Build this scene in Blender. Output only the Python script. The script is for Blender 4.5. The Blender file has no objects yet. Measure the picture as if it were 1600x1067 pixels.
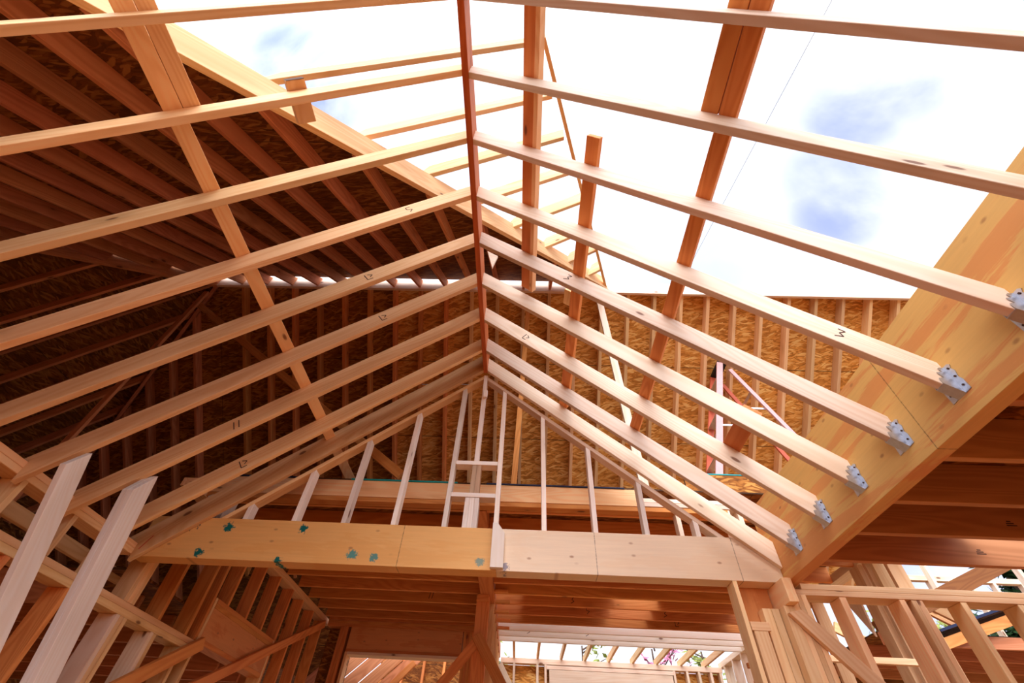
import bpy, bmesh, math, random
from mathutils import Vector, Matrix
random.seed(7)
SC = bpy.context.scene
COL = SC.collection
EYE = 1.6                                  # camera height; all z below are given from eye level
V = Vector
TH = math.radians(39.4); T = math.tan(TH); CT = math.cos(TH); ST = math.sin(TH)
ORD = ['first','second','third','fourth','fifth','sixth','seventh','eighth','ninth','tenth','eleventh','twelfth',
       'thirteenth','fourteenth','fifteenth','sixteenth','seventeenth','eighteenth','nineteenth','twentieth',
       'twenty-first','twenty-second','twenty-third','twenty-fourth','twenty-fifth','twenty-sixth','twenty-seventh','twenty-eighth']

# ------------------------------------------------------------------ materials
class NT:
    def __init__(s, name):
        s.m = bpy.data.materials.new(name); s.m.use_nodes = True
        s.t = s.m.node_tree; s.t.nodes.clear()
        s.out = s.n('ShaderNodeOutputMaterial'); s.b = s.n('ShaderNodeBsdfPrincipled')
        s.t.links.new(s.b.outputs[0], s.out.inputs[0])
    def n(s, ty, **kw):
        nd = s.t.nodes.new(ty)
        for k, v in kw.items(): setattr(nd, k, v)
        return nd
    def put(s, sock, v):
        if hasattr(v, 'is_output'): s.t.links.new(v, sock)
        elif v is not None: sock.default_value = v
    def math(s, op, a, b=None, c=None):
        nd = s.n('ShaderNodeMath', operation=op)
        for i, x in enumerate((a, b, c)):
            if x is not None: s.put(nd.inputs[i], x)
        return nd.outputs[0]
    def vmath(s, op, a, b=None):
        nd = s.n('ShaderNodeVectorMath', operation=op)
        s.put(nd.inputs[0], a)
        if b is not None: s.put(nd.inputs[1], b)
        return nd
    def mix(s, f, a, b, bt='MIX'):
        nd = s.n('ShaderNodeMix', data_type='RGBA', blend_type=bt)
        s.put(nd.inputs[0], f); s.put(nd.inputs[6], a); s.put(nd.inputs[7], b)
        return nd.outputs[2]
    def ramp(s, f, pts):
        nd = s.n('ShaderNodeValToRGB'); el = nd.color_ramp.elements
        while len(el) < len(pts): el.new(.5)
        for e, (p, c) in zip(el, pts):
            e.position = p; e.color = c if len(c) == 4 else (*c, 1)
        s.put(nd.inputs[0], f); return nd.outputs[0]
    def noise(s, vec, scale, detail=3, rough=.5, dist=0):
        nd = s.n('ShaderNodeTexNoise'); s.put(nd.inputs['Vector'], vec)
        nd.inputs['Scale'].default_value = scale; nd.inputs['Detail'].default_value = detail
        nd.inputs['Roughness'].default_value = rough; nd.inputs['Distortion'].default_value = dist
        return nd
    def step(s, x, a, b):
        nd = s.n('ShaderNodeMapRange', interpolation_type='SMOOTHSTEP'); s.put(nd.inputs[0], x)
        nd.inputs[1].default_value = a; nd.inputs[2].default_value = b
        return nd.outputs[0]
    def coords(s, rnd=True):
        tc = s.n('ShaderNodeTexCoord'); oi = s.n('ShaderNodeObjectInfo')
        v = tc.outputs['Object']
        if rnd:
            c = s.n('ShaderNodeCombineXYZ')
            for i, k in enumerate((31.7, 53.3, 17.9)): s.put(c.inputs[i], s.math('MULTIPLY', oi.outputs['Random'], k))
            v = s.vmath('ADD', v, c.outputs[0]).outputs[0]
        return v, tc.outputs['Object'], oi.outputs['Random']
    def bump(s, h, strength=.2, dist=.004):
        b = s.n('ShaderNodeBump'); b.inputs['Strength'].default_value = strength; b.inputs['Distance'].default_value = dist
        s.put(b.inputs['Height'], h); s.put(s.b.inputs['Normal'], b.outputs[0])

def c4(c): return (*c, 1)

def wood(name, light, dark, knot=(.19,.06,.025), grain=.55, rough=.6, spots=None, vary=.16):
    k = NT(name); v, o, rnd = k.coords()
    st = k.vmath('MULTIPLY', v, (1.1, 26, 26)).outputs[0]
    fine = k.noise(st, 1.6, 4, .6).outputs[0]
    ringc = k.vmath('MULTIPLY', v, (.45, 5.5, 5.5)).outputs[0]
    rn = k.noise(ringc, 1.0, 1.5, .4, .3).outputs[0]
    rings = k.math('MULTIPLY_ADD', k.math('SINE', k.math('MULTIPLY', rn, 95.0)), .5, .5)
    g = k.math('ADD', k.math('MULTIPLY', fine, .55), k.math('MULTIPLY', rings, .45))
    g = k.step(g, .25, .85)
    col = k.mix(k.math('MULTIPLY', g, grain), c4(light), c4(dark))
    patch = k.noise(k.vmath('MULTIPLY', v, (.8, 3, 3)).outputs[0], 1.3, 2).outputs[0]
    col = k.mix(k.math('MULTIPLY', k.step(patch, .5, .72), .25), col, c4(tuple(a*.75 for a in dark)))
    # knots
    vo = k.n('ShaderNodeTexVoronoi'); k.put(vo.inputs['Vector'], k.vmath('MULTIPLY', v, (2.1, 5.2, 5.2)).outputs[0])
    vo.inputs['Scale'].default_value = 1
    sx = k.n('ShaderNodeSeparateColor'); k.put(sx.inputs[0], vo.outputs['Color'])
    keep = k.step(sx.outputs[0], .28, .33)
    dd = k.math('ADD', vo.outputs['Distance'], k.math('MULTIPLY', fine, .05))
    kn = k.math('MULTIPLY', k.math('SUBTRACT', 1.0, k.step(dd, .075, .12)), keep)
    halo = k.math('MULTIPLY', k.math('SUBTRACT', 1.0, k.step(dd, .1, .32)), keep)
    col = k.mix(k.math('MULTIPLY', halo, .35), col, c4(tuple(a*.7 for a in dark)))
    col = k.mix(k.math('MULTIPLY', kn, .85), col, c4(knot))
    hv = k.n('ShaderNodeHueSaturation'); k.put(hv.inputs['Color'], col)
    k.put(hv.inputs['Value'], k.math('MULTIPLY_ADD', rnd, vary*2, 1-vary))
    wn = k.n('ShaderNodeTexWhiteNoise', noise_dimensions='1D'); k.put(wn.inputs['W'], rnd)
    k.put(hv.inputs['Hue'], k.math('MULTIPLY_ADD', wn.outputs['Value'], .016, .492))
    col = hv.outputs[0]
    if spots:
        for (sx_, sz_, r, cc) in spots:
            d = k.vmath('SUBTRACT', k.vmath('MULTIPLY', o, (1, 0, 1.2)).outputs[0], (sx_, 0, sz_*1.2))
            ln = k.vmath('LENGTH', d.outputs[0]).outputs['Value']
            ln = k.math('ADD', ln, k.math('MULTIPLY', k.math('SUBTRACT', k.noise(o, 34, 4, .7).outputs[0], .5), r*1.9))
            col = k.mix(k.math('SUBTRACT', 1.0, k.step(ln, r*.55, r*.8)), col, c4(cc))
    k.put(k.b.inputs['Base Color'], col); k.b.inputs['Roughness'].default_value = rough
    k.b.inputs['Specular IOR Level'].default_value = .25
    k.bump(k.math('ADD', fine, k.math('MULTIPLY', rings, .3)), .12, .002)
    return k.m

def lvl(name, light, dark, amount=.5, seams=(), spots=(), sc=(.9,1,4.2)):
    k = NT(name); v, o, rnd = k.coords(False)
    fine = k.noise(k.vmath('MULTIPLY', o, (1.4, 30, 30)).outputs[0], 1.5, 5, .65).outputs[0]
    big = k.noise(k.vmath('MULTIPLY', o, sc).outputs[0], 1.1, 6, .66, .5).outputs[0]
    col = k.mix(k.math('MULTIPLY', k.step(fine, .3, .75), .4), c4(light), c4(tuple(a*.8 for a in light)))
    edge = k.math('ADD', big, k.math('MULTIPLY', k.math('SUBTRACT', fine, .5), .22))
    col = k.mix(k.math('MULTIPLY', k.step(edge, .51, .56), amount), col, c4(dark))
    vo = k.n('ShaderNodeTexVoronoi'); vo.voronoi_dimensions = '2D'; sxyz = k.n('ShaderNodeSeparateXYZ'); k.put(sxyz.inputs[0], o); cxy = k.n('ShaderNodeCombineXYZ')
    k.put(cxy.inputs[0], k.math('MULTIPLY', sxyz.outputs[0], 3.6)); k.put(cxy.inputs[1], k.math('MULTIPLY', sxyz.outputs[2], 6.5)); k.put(vo.inputs['Vector'], cxy.outputs[0]); vo.inputs['Scale'].default_value = 1
    sp = k.n('ShaderNodeSeparateColor'); k.put(sp.inputs[0], vo.outputs['Color'])
    kn = k.math('MULTIPLY', k.math('SUBTRACT', 1.0, k.step(vo.outputs['Distance'], .02, .085)), k.step(sp.outputs[1], .35, .4))
    col = k.mix(k.math('MULTIPLY', kn, k.math('MULTIPLY_ADD', sp.outputs[0], .6, .1)), col, (.36, .15, .06, 1))
    xyz = k.n('ShaderNodeSeparateXYZ'); k.put(xyz.inputs[0], o)
    for s_ in seams:
        ln = k.math('ABSOLUTE', k.math('SUBTRACT', xyz.outputs[0], s_))
        ln = k.math('ADD', ln, k.math('MULTIPLY', k.noise(o, 60, 2).outputs[0], .008))
        col = k.mix(k.math('MULTIPLY', k.math('SUBTRACT', 1.0, k.step(ln, .003, .009)), .7), col, (.12, .05, .02, 1))
    for (sx_, sz_, r, cc) in spots:
        d = k.vmath('SUBTRACT', k.vmath('MULTIPLY', o, (1, 0, 1.2)).outputs[0], (sx_, 0, sz_*1.2))
        ln = k.vmath('LENGTH', d.outputs[0]).outputs['Value']
        ln = k.math('ADD', ln, k.math('MULTIPLY', k.math('SUBTRACT', k.noise(o, 40, 4, .7).outputs[0], .5), r*2.4))
        col = k.mix(k.math('SUBTRACT', 1.0, k.step(ln, r*.5, r*.8)), col, c4(cc))
    k.put(k.b.inputs['Base Color'], col); k.b.inputs['Roughness'].default_value = .5
    k.b.inputs['Specular IOR Level'].default_value = .3
    k.bump(fine, .1, .002)
    return k.m

def osb(name, cols, seam=True):
    k = NT(name); v, o, rnd = k.coords(False)
    best = None; colr = None
    warp = k.noise(o, 7, 2).outputs['Color']
    for i, (ang, sc) in enumerate(((.08, 1.0), (.32, .9), (-.24, 1.15), (.6, .8))):
        rt = k.n('ShaderNodeVectorRotate', rotation_type='Z_AXIS'); rt.inputs['Angle'].default_value = ang
        k.put(rt.inputs['Vector'], k.vmath('ADD', o, k.vmath('MULTIPLY', warp, (.05, .05, .05)).outputs[0]).outputs[0])
        mp = k.n('ShaderNodeMapping')
        mp.inputs['Scale'].default_value = (6*sc, 36*sc, 20)
        mp.inputs['Location'].default_value = (i*3.7, i*1.3, i*.7)
        k.put(mp.inputs[0], rt.outputs[0])
        vo = k.n('ShaderNodeTexVoronoi'); k.put(vo.inputs['Vector'], mp.outputs[0]); vo.inputs['Scale'].default_value = 1
        sp = k.n('ShaderNodeSeparateColor'); k.put(sp.inputs[0], vo.outputs['Color'])
        val = k.math('MULTIPLY', sp.outputs[0], k.math('SUBTRACT', 1.0, k.step(vo.outputs['Distance'], .3, .75)))
        if best is None: best = val; sh = sp.outputs[1]
        else:
            gt = k.math('GREATER_THAN', val, best)
            mx = k.n('ShaderNodeMix'); k.put(mx.inputs[0], gt); k.put(mx.inputs[2], sh); k.put(mx.inputs[3], sp.outputs[1])
            sh = mx.outputs[0]; best = k.math('MAXIMUM', best, val)
    fac = k.math('MULTIPLY', k.math('MULTIPLY_ADD', sh, .8, .1), k.math('MULTIPLY_ADD', best, .9, .25))
    col = k.ramp(fac, [(0, c4(cols[0])), (.35, c4(cols[1])), (.75, c4(cols[2]))])
    big = k.noise(o, 1.1, 3).outputs[0]
    col = k.mix(k.math('MULTIPLY', k.step(big, .45, .7), .3), col, c4(cols[0]))
    if seam:
        xyz = k.n('ShaderNodeSeparateXYZ'); k.put(xyz.inputs[0], o)
        f1 = k.math('ABSOLUTE', k.math('SUBTRACT', k.math('FRACT', k.math('DIVIDE', xyz.outputs[1], 1.22)), .5))
        f2 = k.math('ABSOLUTE', k.math('SUBTRACT', k.math('FRACT', k.math('DIVIDE', xyz.outputs[0], 2.44)), .5))
        s1 = k.math('MAXIMUM', k.step(f1, .4945, .497), k.step(f2, .498, .499))
        col = k.mix(k.math('MULTIPLY', s1, .85), col, (.06, .03, .015, 1))
    k.put(k.b.inputs['Base Color'], col); k.b.inputs['Roughness'].default_value = .65
    k.b.inputs['Specular IOR Level'].default_value = .2
    k.bump(best, .25, .004)
    return k.m

def plain(name, col, rough=.5, metal=0, nscale=20, namt=.25):
    k = NT(name); v, o, rnd = k.coords()
    n = k.noise(v, nscale, 3).outputs[0]
    cc = k.mix(k.math('MULTIPLY', n, namt*2), c4(col), c4(tuple(a*.55 for a in col)))
    k.put(k.b.inputs['Base Color'], cc); k.b.inputs['Roughness'].default_value = rough; k.b.inputs['Metallic'].default_value = metal
    k.bump(n, .08, .002)
    return k.m

PINE   = wood('pine_lumber', (.93,.63,.345), (.80,.455,.195))
PINE_R = wood('pine_clear_stud', (.89,.72,.57), (.78,.55,.37), grain=.55)
PINE_W = wood('white_lit_pine', (.95,.86,.78), (.86,.70,.56), grain=.45)
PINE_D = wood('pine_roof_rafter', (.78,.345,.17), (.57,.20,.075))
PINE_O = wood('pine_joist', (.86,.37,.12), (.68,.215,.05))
PINE_A = wood('aged_lumber', (.62,.44,.29), (.42,.28,.17), grain=.6)
PINE_Y = wood('warm_pale_pine', (.97,.70,.42), (.86,.53,.26))  # paler copy, makes up for sky light missing on the right wall
PINE_B = wood('brown_joist', (.62,.32,.14), (.46,.21,.08))
BEAMD  = wood('shaded_beam', (.27,.105,.035), (.18,.06,.02))  # dark brown stands in for shade on the sloping beam
RIDGE  = wood('ridge_lumber', (.58,.20,.06), (.45,.13,.035))
LVLR   = lvl('laminated_beam_right', (.82,.52,.18), (.76,.32,.11), .7, seams=(4.13,), sc=(.55,1,6.0))
TEAL = (.005,.16,.15); NAVY = (.004,.02,.06)
LVLG   = lvl('laminated_beam_gable', (.86,.50,.18), (.80,.41,.12), .45, seams=(2.01,),
             spots=((.63,.24,.055,TEAL),(1.22,.25,.05,TEAL),(.50,.045,.05,TEAL),(1.12,.012,.04,TEAL),(1.66,.07,.06,(.12,.32,.28)),(1.83,.06,.05,(.14,.30,.26)),(2.62,.06,.05,(.28,.35,.28)),(.33,.27,.09,NAVY),(.12,.11,.05,NAVY),(2.80,.04,.05,(.35,.25,.18))))
LVLG2  = lvl('laminated_beam_gable_pale', (.92,.74,.54), (.88,.66,.44), .4, seams=(.737, 1.77),
             spots=((.06,.03,.05,(.35,.30,.33)),))
LVLH   = lvl('plywood_header', (.82,.38,.15), (.70,.26,.08), .6)
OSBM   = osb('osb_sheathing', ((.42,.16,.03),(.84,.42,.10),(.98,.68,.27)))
OSBD   = osb('osb_shade_dark', ((.10,.03,.007),(.27,.095,.02),(.44,.20,.05)))  # shaded OSB copy, darkness of covered areas put into the colour
STEEL  = plain('galvanised_steel', (.62,.64,.70), .35, .85, 60, .3)
ALU    = plain('aluminium', (.80,.82,.85), .3, .8)
FIBRE  = plain('orange_fibreglass', (.75,.16,.075), .45)
FIBREL = plain('faded_fibreglass', (.85,.50,.48), .5)
OSBL   = osb('osb_shade_toned', ((.16,.05,.01),(.42,.16,.03),(.62,.31,.08)))  # darker OSB copy with shade put into its colour
BLACK  = plain('black_plastic', (.02,.02,.022), .5)
TEALP  = plain('teal_edge_seal', (.0,.42,.44), .5)
NAVYP  = plain('navy_edge_seal', (.006,.015,.07), .5)
INK    = plain('pencil_ink', (.10,.045,.03), .8)
WHITEP = plain('pale_seam', (.85,.85,.88), .35)
WIRE   = plain('wire_grey', (.45,.47,.52), .6)
REDST  = plain('red_string', (.7,.04,.06), .6)
LEAFG  = plain('conifer_needles', (.035,.10,.02), .7, 0, 3, .5)
LEAFY  = plain('autumn_leaves', (.38,.42,.10), .7, 0, 3, .4)
LEAFP  = plain('pink_blossom', (.75,.28,.42), .7, 0, 3, .4)
BARK   = plain('bark', (.16,.10,.07), .9)
FLOORM = osb('floor_sheathing', ((.22,.06,.012),(.40,.13,.03),(.56,.22,.06)))
FLOORL = osb('bounce_floor_sheathing', ((.52,.34,.18),(.74,.54,.32),(.88,.70,.46)))
GROUND = plain('bare_ground', (.20,.13,.08), .95, 0, 1.5, .3)

# ------------------------------------------------------------------ builders
def tag(o, label=None, cat=None, group=None, kind=None):
    if label: o['label'] = label
    if cat: o['category'] = cat
    if group: o['group'] = group
    if kind: o['kind'] = kind
    return o

def link(name, me, mat, M=None, parent=None):
    o = bpy.data.objects.new(name, me)
    if mat: me.materials.append(mat)
    COL.objects.link(o)
    if M is not None: o.matrix_world = M
    if parent:
        o.parent = parent; o.matrix_parent_inverse = parent_world(parent).inverted()
    return o

def parent_world(p): return p.matrix_basis.copy()

def frame(p, x, up):
    x = V(x).normalized(); z = V(up) - x*V(up).dot(x); z.normalize(); y = z.cross(x)
    M = Matrix((x, y, z)).transposed().to_4x4(); M.translation = V(p); return M

def solid(name, verts, faces, M, mat, bevel=.003, parent=None):
    """verts in world coords (z from eye level); mesh stored in frame M"""
    M = M.copy(); M.translation.z += EYE
    inv = M.inverted(); bm = bmesh.new()
    vs = [bm.verts.new(inv @ V((a, b, c+EYE))) for a, b, c in verts]
    for f in faces: bm.faces.new([vs[i] for i in f])
    bmesh.ops.recalc_face_normals(bm, faces=bm.faces)
    if bevel: bmesh.ops.bevel(bm, geom=list(bm.edges), offset=bevel*.7, segments=1, affect='EDGES', clamp_overlap=True)
    me = bpy.data.meshes.new(name); bm.to_mesh(me); bm.free()
    return link(name, me, mat, M, parent)

BOXF = [(0,1,2,3),(7,6,5,4),(0,4,5,1),(1,5,6,2),(2,6,7,3),(3,7,4,0)]
def member(name, p0, p1, w, h, mat, up=(0,0,1), align='c', cut0=(0,0), cut1=(0,0), bevel=.003, parent=None):
    """board from p0 to p1; w across, h along 'up'; cuts = end skew per (across, up)"""
    p0, p1 = V(p0), V(p1); M = frame(p0, p1-p0, up)
    x, y, z = (M.to_3x3().col[i] for i in range(3)); L = (p1-p0).length
    z0, z1 = {'c': (-h/2, h/2), 'b': (0, h), 't': (-h, 0)}[align]
    vs = []
    for xe, cut in ((0, cut0), (L, cut1)):
        for yy, zz in ((-w/2, z0), (w/2, z0), (w/2, z1), (-w/2, z1)):
            vs.append(p0 + x*(xe + cut[0]*yy + cut[1]*zz) + y*yy + z*zz)
    return solid(name, vs, BOXF, M, mat, bevel, parent)

def box(name, x0, x1, y0, y1, z0, z1, mat, long='x', bevel=.003, parent=None):
    vs = [(x0,y0,z0),(x1,y0,z0),(x1,y1,z0),(x0,y1,z0),(x0,y0,z1),(x1,y0,z1),(x1,y1,z1),(x0,y1,z1)]
    d, u = {'x': ((1,0,0),(0,0,1)), 'y': ((0,1,0),(0,0,1)), 'z': ((0,0,1),(0,-1,0))}[long]
    return solid(name, vs, BOXF, frame((x0,y0,z0), d, u), mat, bevel, parent)

def sheet(name, x0, x1, y0, y1, z0, z1, mat):
    vs = [(x0,y0,z0),(x1,y0,z0),(x1,y1,z0),(x0,y1,z0),(x0,y0,z1),(x1,y0,z1),(x1,y1,z1),(x0,y1,z1)]
    if y1-y0 < min(x1-x0, z1-z0): d, u = (1,0,0), (0,-1,0)
    elif x1-x0 < min(y1-y0, z1-z0): d, u = (0,1,0), (1,0,0)
    else: d, u = (1,0,0), (0,0,1)
    return solid(name, vs, BOXF, frame((x0,y0,z0), d, u), mat, 0)

def prism(name, poly, axis, a0, a1, dirv, mat, bevel=.003, parent=None):
    """poly of 2-D points extruded along an axis: axis 'y' -> (x,z), 'x' -> (y,z), 'z' -> (x,y)"""
    def P(p, a): return {'y': (p[0], a, p[1]), 'x': (a, p[0], p[1]), 'z': (p[0], p[1], a)}[axis]
    n = len(poly); vs = [P(p, a0) for p in poly] + [P(p, a1) for p in poly]
    fs = [tuple(range(n)), tuple(range(2*n-1, n-1, -1))] + [(i, (i+1) % n, n+(i+1) % n, n+i) for i in range(n)]
    up = {'y': (0,0,1), 'x': (0,0,1), 'z': (0,0,1)}[axis]
    if abs(V(dirv).normalized().z) > .95: up = (0,-1,0)
    return solid(name, vs, fs, frame(P(poly[0], a0), dirv, up), mat, bevel, parent)

def slab(name, pts, thick, mat, grain=(1,0,0)):
    """flat sheet: polygon pts (world), thickened along its upward normal"""
    n = (V(pts[1])-V(pts[0])).cross(V(pts[2])-V(pts[0])).normalized()
    if n.z < 0: n = -n
    m = len(pts); vs = [V(p) for p in pts] + [V(p)+n*thick for p in pts]
    fs = [tuple(range(m)), tuple(range(2*m-1, m-1, -1))] + [(i, (i+1) % m, m+(i+1) % m, m+i) for i in range(m)]
    return solid(name, vs, fs, frame(pts[0], grain, n), mat, 0)

def empty(name, p, label, cat, group=None):
    o = bpy.data.objects.new(name, None); COL.objects.link(o); o.location = (p[0], p[1], p[2]+EYE)
    o.empty_display_size = .1
    return tag(o, label, cat, group)

def mark(par, p, x, up, strokes, size):
    """pencil/ink mark on a board face: thin strips as a part of that board"""
    M = frame(p, x, up); M.translation.z += EYE; bm = bmesh.new()
    for a, b in strokes:
        a, b = V((a[0], a[1]))*size, V((b[0], b[1]))*size; d = (b-a).normalized(); nn = V((-d.y, d.x))*.0035
        q = [bm.verts.new((c.x, 0, c.y)) for c in (a-nn, b-nn, b+nn, a+nn)]
        bm.faces.new(q)
    me = bpy.data.meshes.new('pencil_mark'); bm.to_mesh(me); bm.free()
    o = link('pencil_mark', me, INK, M, par); o['label'] = 'dark handwritten mark'
    return o
S_L = [((0,1),(0,0)),((0,0),(.6,0)),((.3,.9),(.75,.6)),((.75,.6),(.4,.35))]
S_3 = [((0,1),(.5,.95)),((.5,.95),(.2,.55)),((.2,.55),(.55,.3)),((.55,.3),(0,0))]
S_5 = [((.5,1),(0,1)),((0,1),(0,.55)),((0,.55),(.5,.4)),((.5,.4),(.1,0))]
S_11 = [((.1,0),(.3,1)),((.6,0),(.8,1))]

# ------------------------------------------------------------------ setting: floor and ground
g = box('floor', -9, 9, -6, 3.6, -1.64, -1.6, FLOORM, bevel=0); tag(g, kind='structure')
g = box('floor', -9, 9, 3.601, 11, -1.64, -1.6, FLOORL, bevel=0); tag(g, kind='structure')  # unseen floor, pale colour chosen to bounce light onto the joists
g = box('ground', -60, 60, -50, 70, -1.9, -1.65, GROUND, bevel=0); tag(g, 'bare earth ground around the house', 'ground', kind='structure')

o = sheet('wall_skyblock_behind', -8.05, 5.3, -5.6, -5.55, -1.6, 1.3, OSBM); tag(o, kind='structure')  # unseen wall added to cut low sky light and bounce orange
o = sheet('wall_skyblock_front', -8.04, -4.2, -2.30, -2.25, -1.6, .45, OSBM); tag(o, kind='structure')  # unseen wall added below the eaves to block sky from the left
o = sheet('wall_right', 5.25, 5.30, -5.54, 3.38, -1.6, 1.23, OSBM); tag(o, kind='structure')
# ------------------------------------------------------------------ main gable roof
XR, ZB, XW, XB = -.434, 3.218, -2.905, 1.874     # ridge x, rafter underside at ridge, left wall face, right beam face
TW = .038; RD = .142/CT                          # lumber thickness, plumb depth of rafters
o = box('ridge_board', XR-.021, XR+.021, -1.6, 3.40, 3.195, 3.47, RIDGE, 'x'); 
bpy.data.objects.remove(o)
o = member('ridge_board', (XR, -1.6, 3.20), (XR, 3.40, 3.20), .042, .27, RIDGE, align='b')
tag(o, 'reddish brown ridge board running overhead where both rafter rows meet', 'ridge board')
YF_L = [.269, .657, 1.07, 1.482, 1.89, 2.29, 2.69, 3.10, 3.398]
YF_R = [.269, .67, 1.075, 1.488, 1.885, 2.294, 2.70, 3.105, 3.398]
left_r = []; right_r = []
for i, yf in enumerate(YF_L):
    k = 8-i
    zr = ZB - T*.021
    def zl(x): return ZB - T*(XR-x)
    xe = XW-.10
    rd = RD if k else .24
    poly = [(XR-.021, zr), (XW, zl(XW)), (XW, 1.315), (xe, 1.315), (xe, zl(xe)+rd), (XR-.021, zr+rd)]
    o = prism('common_rafter', poly, 'y', yf-TW, yf, (-CT, 0, -ST), PINE)
    lab = 'pale rafter nailed against the gable wall, left of the ridge' if k == 0 else \
          f'pale pine rafter on the left slope, {ORD[k-1]} one forward of the gable wall rafter'
    tag(o, lab, 'rafter', 'common rafters left of the ridge'); left_r.append(o)
for i, yf in enumerate(YF_R):
    k = 8-i
    zr = ZB - T*.021
    xe = XB if k else XB-.002
    zE = ZB - T*(xe-XR)
    poly = [(XR+.021, zr), (xe, zE), (xe, zE+RD), (XR+.021, zr+RD)]
    o = prism('common_rafter', poly, 'y', yf-TW, yf, (CT, 0, -ST), PINE_R)  # paler pine than the left row, carrying more open sky light
    lab = 'light rafter nailed against the gable wall, right of the ridge' if k == 0 else \
          f'light pine rafter on the right slope, {ORD[k-1]} one forward of the gable wall rafter'
    tag(o, lab, 'rafter', 'common rafters right of the ridge'); right_r.append(o)
# handwritten marks on some rafters
for idx, x, st in ((4, -1.18, S_L), (5, -1.16, S_L), (6, -2.14, S_11), (7, -2.22, S_L), (3, -.86, S_5)):
    mark(left_r[idx], (x, YF_L[idx]-TW-.0006, ZB-T*(XR-x)+.045), (CT, 0, ST), (-ST, 0, CT), st, .07)
for idx, x, st in ((1, 1.75, S_5), (3, 1.50, S_3), (4, .25, S_3), (6, -.05, S_L)):
    mark(right_r[idx], (x, YF_R[idx]-TW-.0006, ZB-T*(x-XR)+.05), (CT, 0, -ST), (ST, 0, CT), st, .065)

# right laminated beam carrying the rafters
o = box('laminated_beam', XB, XB+.089, -2.4, 3.53, 1.232, 1.828, LVLR, 'y')
tag(o, 'deep yellow laminated beam with orange streaks carrying the right rafters', 'beam')
# joist hangers
for i, yf in enumerate(YF_R[:8]):
    zE = ZB - T*(XB-XR); k = 8-i
    h = empty('joist_hanger', (XB, yf-TW/2, zE), f'galvanised hanger under the {ORD[k-1]} right rafter forward of the gable wall', 'joist hanger', 'hangers on the right beam')
    y0, y1 = yf-TW-.003, yf+.003
    dx = .062; t_ = .0025
    prism('seat', [(XB-dx, zE+T*dx-.003), (XB, zE-.003), (XB, zE-.0005), (XB-dx, zE+T*dx-.0005)], 'y', y0, y1, (1,0,0), STEEL, 0, h)
    for ya, sg in ((y0-t_, -1), (y1, 1)):
        prism('side_plate', [(XB-dx, zE+T*dx-.003), (XB, zE-.003), (XB, zE+.145), (XB-.022, zE+.145), (XB-.03, zE+.14), (XB-.022, zE+.12), (XB-.05, zE+.115), (XB-.036, zE+.085), (XB-dx, zE+.08)],
              'y', ya, ya+t_, (0,0,1), STEEL, 0, h)
        yb = y0-.034 if sg < 0 else y1
        f = prism('flange', [(yb, zE+.0), (yb+.034, zE-.003), (yb+.034, zE+.145), (yb+.01, zE+.145), (yb, zE+.135), (yb+.008, zE+.12), (yb, zE+.1), (yb+.008, zE+.07), (yb, zE+.05)],
              'x', XB-.003, XB-.0005, (0,0,1), STEEL, 0, h)
        for zz in (.03, .08, .125):
            bm = bmesh.new(); bmesh.ops.create_cone(bm, cap_ends=True, segments=8, radius1=.005, radius2=.004, depth=.004)
            me = bpy.data.meshes.new('nail_head'); bm.to_mesh(me); bm.free()
            M = Matrix.Rotation(math.pi/2, 4, 'Y'); M.translation = (XB-.004, yb+.017, zE+zz+EYE)
            nh = link('nail_head', me, INK, M, f)
            nh.parent = f; nh.matrix_parent_inverse = f.matrix_world.inverted() if f.matrix_world != Matrix.Identity(4) else Matrix.Identity(4)

# temporary straps laid along the top of the rafters
def strap(x, y0, y1, side, w, label, h=.038, mat=PINE, grp='straps laid across the rafter tops', name='brace_strap', lift=0):
    zt = ZB + RD - T*abs(x-XR) + lift
    up = (-ST*-1 if side > 0 else -ST, 0, CT)
    up = (ST, 0, CT) if side > 0 else (-ST, 0, CT)
    o = member(name, (x, y0, zt), (x, y1, zt), w, h, mat, up=up, align='b')
    return tag(o, label, 'board', grp)
strap(-1.770, -1.2, 4.30, -1, .085, 'long flat strap board running down across the left rafter tops')
strap(-1.705, -1.2, .62, -1, .078, 'short strap board doubled beside the long left strap')
strap(.914, -1.2, 3.21, 1, .082, 'long flat strap board across the right rafter tops', mat=PINE_O)
strap(.846, -1.2, .633, 1, .086, 'short strap board doubled beside the long right strap', mat=PINE_O)
strap(-.03, -1.2, 2.20, 1, .089, 'strap board across the right rafters nearest the ridge', mat=PINE_O)
strap(.012, -1.2, 2.21, 1, .04, 'narrow batten on edge beside the strap nearest the ridge', h=.05)
strap(.357, .875, 3.36, 1, .089, 'strap board whose sawn end sticks up above the right rafters', mat=PINE_O)
strap(-1.30, .57, .79, -1, .10, 'short dark-ended offcut lying on a left rafter under the sky', h=.045, mat=PINE, name='offcut_block')
eg = member('end_grain', (-1.30, .568, ZB+RD-T*abs(-1.30-XR)+.001), (-1.30, .5695, ZB+RD-T*abs(-1.30-XR)+.001), .098, .043, BARK, up=(-ST,0,CT), align='b', bevel=0, parent=None)
eg.parent = o; eg.matrix_parent_inverse = parent_world(o).inverted(); eg['label'] = 'dark sawn end'
o = strap(1.45, 2.27, 2.75, 1, .12, 'short dark board standing up between two right rafters', h=.04, mat=PINE_O, name='offcut_block')
o = strap(.30, 2.02, 2.16, 1, .06, 'thin round-ended shim beside the strap with the sawn end', h=.02, mat=PINE, name='wood_shim')

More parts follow.
